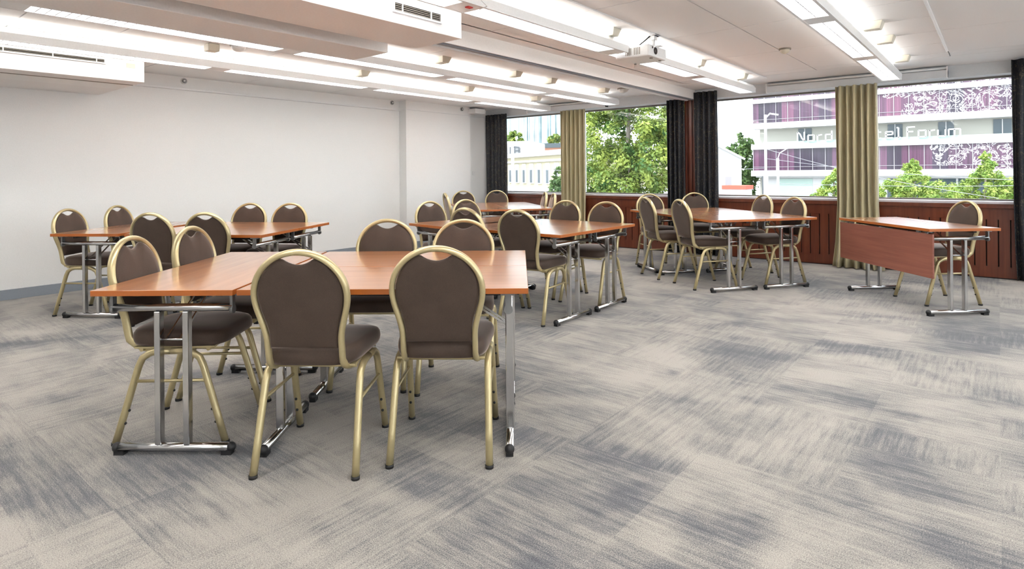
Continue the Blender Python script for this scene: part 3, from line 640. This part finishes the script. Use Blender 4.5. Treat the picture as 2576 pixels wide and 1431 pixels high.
for a, b in ((-11.06, -10.19), (-5.62, -4.80), (-2.92, -2.12), (-.23, .62), (2.2, 3.1), (-8.3, -7.5)):
    q = MB(); q.box(a*S, b*S, HY+1.52, HY+1.62, hz(3.27), hz(4.17)); wd = hp(q, 'window', 'extwin')
    q = MB(); zc = (a+b)/2*S; q.box(zc-.04, zc+.04, HY+1.46, HY+1.52, hz(3.27), hz(4.17)); q.box(a*S-.1, b*S+.1, HY+1.44, HY+1.52, hz(3.20), hz(3.27)); q.build('window_frame', 'hotel', wd)
q = MB(); q.box(X0+1.5, X1, HY+.9, HY+1.62, GZ, hz(.7)); hp(q, 'ground_floor_wall', 'hotel')
for a, b, k in ((-21.9, -17.9, 'mint'), (-16.9, -11.4, 'mint'), (-10.0, -3.6, 'extwin'), (-3.4, 3.2, 'extwin'), (3.6, 10, 'extwin')):
    q = MB(); q.box(a, b, HY+.84, HY+.9, GZ+.2, hz(.62)); wd = hp(q, 'shopfront_window', k)
# lettering built from straight strokes, like the sign on the railing
G = {'N': [(0, 0, 0, 1), (0, 1, .25, .78), (.25, .78, .45, .3), (.45, .3, .7, 0), (.7, 0, .7, 1)], 'o': [(0, 0, 0, .62), (0, .62, .6, .62), (.6, .62, .6, 0), (.6, 0, 0, 0)], 'r': [(0, 0, 0, .62), (0, .55, .45, .62)],
     'd': [(.6, 0, .6, 1), (.6, 0, 0, 0), (0, 0, 0, .62), (0, .62, .6, .62)], 'i': [(.1, 0, .1, .62), (.1, .85, .1, .97)], 'c': [(.55, 0, 0, 0), (0, 0, 0, .62), (0, .62, .55, .62)], 'H': [(0, 0, 0, 1), (.7, 0, .7, 1), (0, .5, .7, .5)],
     't': [(.2, 0, .2, .9), (0, .62, .5, .62), (.2, 0, .5, 0)], 'e': [(.6, 0, 0, 0), (0, 0, 0, .62), (0, .62, .6, .62), (.6, .62, .6, .33), (.6, .33, 0, .33)], 'l': [(.2, 0, .2, 1), (.05, 1, .2, 1), (.05, 0, .4, 0)], 'F': [(0, -.12, 0, 1), (0, 1, .65, 1), (0, .55, .5, .55)],
     'u': [(0, .62, 0, 0), (0, 0, .6, 0), (.6, 0, .6, .62)], 'm': [(0, 0, 0, .62), (0, .62, .9, .62), (.45, .62, .45, 0), (.9, .62, .9, 0)]}
q = MB()
for ch, x in [('N', -19.3), ('o', -18.1), ('r', -17.05), ('d', -16.15), ('i', -15.05), ('c', -14.5), ('H', -13.1), ('o', -11.95), ('t', -10.95), ('e', -9.95), ('l', -8.95), ('F', -7.9), ('o', -6.85), ('r', -5.85), ('u', -5.1), ('m', -4.15)]:
    for a, b, c, d in G[ch]:
        sc_ = 1.12; q.bar((x+a*sc_, HY-.32, hz(3.24)+b*sc_), (x+c*sc_, HY-.32, hz(3.24)+d*sc_), .15, .15)
hp(q, 'sign_lettering', 'hotel')
q = MB(); q.box(X0+1.5, X1, HY-.06, HY-.02, hz(3.07), hz(3.07)+.35); hp(q, 'balcony_glass', 'mint')
# trees
def tree(x, y, z0, top, crown, mk, n, label, grp=None, leaf=.16, seed=1, trunk=.18):
    rnd = random.Random(seed); t_ = thing('tree', label, 'tree', (x, y, z0), 0, grp)
    tk = MB(); tk.tube([(0, 0, 0), (.05, 0, top*.35), (-.05, .1, top*.6), (.05, 0, top*.85)], trunk, 8)
    for k in range(7):
        a = rnd.uniform(0, 2*PI); h = top*rnd.uniform(.3, .7); l = rnd.uniform(.4, .8)*crown[0][3]
        tk.tube([(0, 0, h), (l*.5*math.cos(a), l*.5*math.sin(a), h+l*.45), (l*math.cos(a), l*math.sin(a), h+l*.7)], trunk*.3, 5)
    tk.build('trunk', 'bark', t_)
    vs = []; fs = []; tot = sum(c[3]**2 for c in crown)
    for cx, cy, cz_, r in crown:
        sub = []
        for _ in range(max(26, int(26*r/2))):
            a = rnd.uniform(0, 2*PI); e = rnd.uniform(-1, 1); rr = r*rnd.uniform(.55, .95); h = math.sqrt(1-e*e); sub.append((cx+rr*h*math.cos(a), cy+rr*h*math.sin(a), cz_+rr*e*.95, r*rnd.uniform(.2, .42)))
        for _ in range(int(n*r*r/tot)):
            sx, sy, sz, sr = rnd.choice(sub); d = Vector((rnd.gauss(0, 1), rnd.gauss(0, 1), rnd.gauss(0, 1))).normalized()*sr*rnd.uniform(.4, 1)
            c = Vector((sx, sy, sz))+d; nrm = (d.normalized()+Vector((0, 0, .6))+Vector((rnd.uniform(-.7, .7), rnd.uniform(-.7, .7), rnd.uniform(-.7, .7)))).normalized()
            u = nrm.orthogonal().normalized(); u = (u*math.cos(rnd.uniform(0, 6))+nrm.cross(u)*math.sin(rnd.uniform(0, 6))).normalized(); v_ = nrm.cross(u); s_ = leaf*rnd.uniform(.6, 1.3); b = len(vs)
            vs += [c-u*s_, c-v_*s_*.6, c+u*s_, c+v_*s_*.6]; fs.append((b, b+1, b+2, b+3))
    me = bpy.data.meshes.new('foliage'); me.from_pydata([tuple(v) for v in vs], [], fs); me.materials.append(mt[mk]); o = bpy.data.objects.new('foliage', me); C.objects.link(o); o.parent = t_
    return t_
tree(-13.0, 24.2, GZ, 10.5, [(-.9, 0, 5.6, 1.7), (1.1, .3, 6.4, 1.8), (.1, -.3, 4.4, 1.7), (1.5, 0, 4.6, 1.5), (-1.6, .3, 4.6, 1.3), (.9, .4, 8.4, 1.8), (-1.0, 0, 7.6, 1.7), (1.7, .3, 7.6, 1.3), (0, 0, 9.6, 1.6), (-1.6, .5, 9.0, 1.2), (1.2, .5, 3.2, 1.4), (-1.2, .5, 3.2, 1.4)], 'leafA', 52000, 'big leafy green tree filling the window left of the pillar', leaf=.085, seed=3, trunk=.10)
tree(-28.6, 84, GZ, 9.5, [(.6, 0, 9.0, 2.0), (-1.2, 0, 7.4, 1.6), (.8, 0, 6.0, 2.8), (.8, 0, 3.4, 2.8)], 'leafC', 7000, 'dark green tree beside the left end of the hotel', leaf=.26, seed=5)
g = 'young street trees in front of the hotel'
tree(-10.7, 55.6, GZ, 5.5, [(0, 0, 4.6, .8), (-.3, 0, 3.7, 1.0), (.3, 0, 5.4, .5), (-1.2, 0, 3.2, .7)], 'leafB', 5200, 'young bright tree just left of the beige curtain at the desk', g, .10, 7, .07)
tree(-5.1, 55.3, GZ, 5.6, [(0, 0, 4.5, 1.5), (-1.5, 0, 3.7, 1.3), (1.5, 0, 3.7, 1.3), (-.1, 0, 5.6, .7), (0, 0, 6.2, .35)], 'leafB', 15000, 'young bright tree under the lettering just right of the beige curtain', g, .10, 8, .07)
tree(-.8, 58.8, GZ, 6.2, [(0, 0, 4.7, 1.4), (1.2, 0, 3.8, 1.3), (-1.2, 0, 3.8, 1.2), (.1, 0, 5.8, .7), (0, 0, 6.7, .4), (2.2, 0, 3.7, .8)], 'leafB', 15000, 'young bright tree nearest the right dark curtain', g, .10, 9, .07)
# white gable house and small red shelter
hs = thing('gable_house', 'white gabled house at the left edge of the hotel window', 'building', (-23.2, 62.3, GZ), math.radians(20))
q = MB(); P_ = [(-2.4, 0), (2.6, 0), (2.6, 7.0), (.1, 8.4), (-2.4, 7.0)]
q.add([(x, y, z) for y in (0, 9) for x, z in P_], [(0, 1, 2, 3, 4), (5, 9, 8, 7, 6), (0, 5, 6, 1), (1, 6, 7, 2), (0, 4, 9, 5), (2, 7, 8, 3), (3, 8, 9, 4)]); q.build('walls', 'hotel', hs)
q = MB(); q.bar((.1, -.15, 8.5), (2.95, -.15, 6.9), .2, .3); q.bar((.1, -.15, 8.5), (-2.75, -.15, 6.9), .2, .3); q.build('roof_edge', 'hotel', hs)
for x, z in ((-1.2, 4), (1.0, 4), (-1.2, 1.2)): MB().box(x, x+.6, -.05, .02, z, z+1.1).build('window', 'mull', hs)
sh = thing('red_kiosk', 'low red kiosk in front of the gabled house', 'kiosk', (-19.1, 55.7, GZ))
MB().box(-1.6, 1.1, 0, 2, 0, 4.0).build('walls', 'hotel', sh); MB().box(-1.0, 1.2, -.1, 2.1, 4.0, 4.35).build('roof', 'redclay', sh); MB().box(-1.6, 1.1, -.1, 0, 3.3, 3.5).build('sign_band', 'redclay', sh)
# poles, lamp and wires
def ptl(u, v, Y):
    x = (u-1288-.0082*(v-434))/1496; y = (.0082*(u-1288)+(v-434))/1496
    d = Vector((fw.x+rt.x*x, fw.y+rt.y*x, -y)); t = Y/d.y; return Vector((d.x*t, Y, 1.216+d.z*t))
tp_ = thing('tram_pole', 'tall white pole in front of the left end of the hotel', 'pole', (-10.3, 35.5, GZ)); 
MB().tube([(0, 0, 0), (0, 0, 5.4)], .13, 12, mi=0).build('lower_shaft', 'pole', tp_); MB().tube([(0, 0, 5.4), (0, 0, 8.9)], .075, 12).build('upper_shaft', 'pole', tp_)
MB().tube([(0, 0, 8.7), (.25, 0, 8.95), (.7, 0, 8.85)], .05, 8).build('bracket', 'pole', tp_); MB().bar((-.17, 0, 0), (-.17, 0, 5.4), .07, .1).build('conduit', 'poled', tp_)
tp_ = thing('street_lamp', 'shorter street lamp just right of the tall white pole', 'street lamp', (-9.75, 35.9, GZ))
MB().tube([(0, 0, 0), (0, 0, 6.4)], .07, 10).build('pole', 'pole', tp_); MB().tube([(0, 0, 6.4), (.1, 0, 6.7), (.5, 0, 6.95), (.9, 0, 7.0)], .03, 8).build('arm', 'pole', tp_); MB().box(.75, 1.15, -.08, .08, 6.96, 7.05).build('lamp_head', 'pole', tp_)
tp_ = thing('flag_pole', 'thin white pole in front of the cream building', 'pole', (-25.3, 31.0, GZ)); MB().tube([(0, 0, 0), (0, 0, 7.4)], .10, 10).build('shaft', 'pole', tp_); MB().tube([(0, 0, 7.4), (-.9, 0, 8)], .06, 8).build('arm', 'pole', tp_)
for i, (a, b, l) in enumerate([((-25.3, 31.0, 1.5), (-10.3, 35.45, 1.35), 'thin overhead wire left of the tall white pole'), ((-10.3, 35.45, 2.45), (0, 36.5, -.2), 'thin overhead wire falling rightwards from the tall white pole'), ((-10.3, 35.45, 1.9), (3, 38, .55), 'lower thin overhead wire right of the tall white pole'), ((-9.75, 35.9, .45), (9, 40, .75), 'thin overhead wire crossing the young street trees')]):
    P = [Vector(a).lerp(Vector(b), k/10)+Vector((0, 0, -.25*math.sin(PI*k/10))) for k in range(11)]
    tag(MB().tube(P, .014, 5).build('overhead_wire', 'wire'), l, 'wire', 'overhead wires in the street')
# far left: cream building, tower, brick house, striped glass tower
def bldg(name, cat, label, u, D, ang, length, depth):
    x = (u-1288)/1496; o = Vector((fw.x+rt.x*x, fw.y+rt.y*x, 0))*D
    return thing(name, label, cat, (o.x, o.y, GZ), math.radians(ang))
cb_ = bldg('cream_building', 'building', 'cream classical building with narrow windows, behind the far left window', 1418, 52, 150, 30, 10)
# local x runs left along the facade (away), local -y side faces the camera
zt = -GZ+1.216
q = MB(); q.box(0, 34, -12, 0, 0, zt+1.55); q.build('walls', 'ycream', cb_)
q = MB(); q.box(-.3, 34, -12, .35, zt+1.55, zt+2.0); q.box(-.1, 34, -12, .2, zt+1.0, zt+1.2); q.box(-.05, 34, -12, .12, 0, zt-1.45); q.build('cornice', 'hotel', cb_)
for k in range(12):
    x = 1.0+k*1.95; q = MB(); q.box(x-.15, x+.75, 0, .12, zt-1.1, zt+.85); wf = q.build('window_surround', 'hotel', cb_)
    q = MB(); q.box(x+.05, x+.55, .1, .15, zt-1.0, zt+.25); q.build('window_pane', 'extwin', wf)
tw = bldg('white_tower_block', 'building', 'white block with dark lettering above the cream building', 1336, 66, 205, 12, 8)
MB().box(0, 14, -8, 0, 0, zt+3.5).build('walls', 'hotel', tw)
q = MB()
for ch, xx in (('U', 2.9), ('B', 1.9)):
    st = {'U': [(0, 1, 0, 0), (0, 0, .6, 0), (.6, 0, .6, 1)], 'B': [(0, 0, 0, 1), (0, 1, .6, .9), (.6, .9, .6, .55), (.6, .5, 0, .5), (.6, .5, .6, .05), (.6, .05, 0, 0)]}[ch]
    for a, b, c, d in st: q.bar((xx-a, .1, zt+2.0+b*.85), (xx-c, .1, zt+2.0+d*.85), .2, .1)
q.build('lettering', 'poled', tw)
bh = bldg('brick_building', 'building', 'brick house with dark curved roof edge behind the cream building', 1424, 80, 212, 12, 8)
MB().box(0, 4.3, -8, 0, 0, zt+3.3).build('walls', 'brick', bh); MB().box(-.2, 4.5, -8, .3, zt+3.3, zt+3.9).build('roof', 'roof', bh)
gt = bldg('glass_tower', 'building', 'tall tower of vertical white and teal glass strips at far left', 1440, 120, 205, 30, 10)
MB().box(0, 34, -14, 0, 0, 34).build('facade', 'stripe', gt)
tree(-60.4, 79.8, GZ, 10, [(-2.6, -2.2, 11.0, 1.9), (-5, -4, 11.2, 2), (3.2, 2.6, 10.6, 2.0), (5.5, 4.5, 11, 2)], 'leafA', 7000, 'row of green crowns in front of the striped glass tower', leaf=.3, seed=11)
tree(-23.0, 32.9, GZ, 5, [(0, 0, 5.2, .5), (0, 0, 4.4, .6), (0, 0, 3.6, .8), (.2, 0, 5.9, .3)], 'leafC', 1800, 'small dark green tree beside the left beige curtain', leaf=.13, seed=12, trunk=.07)
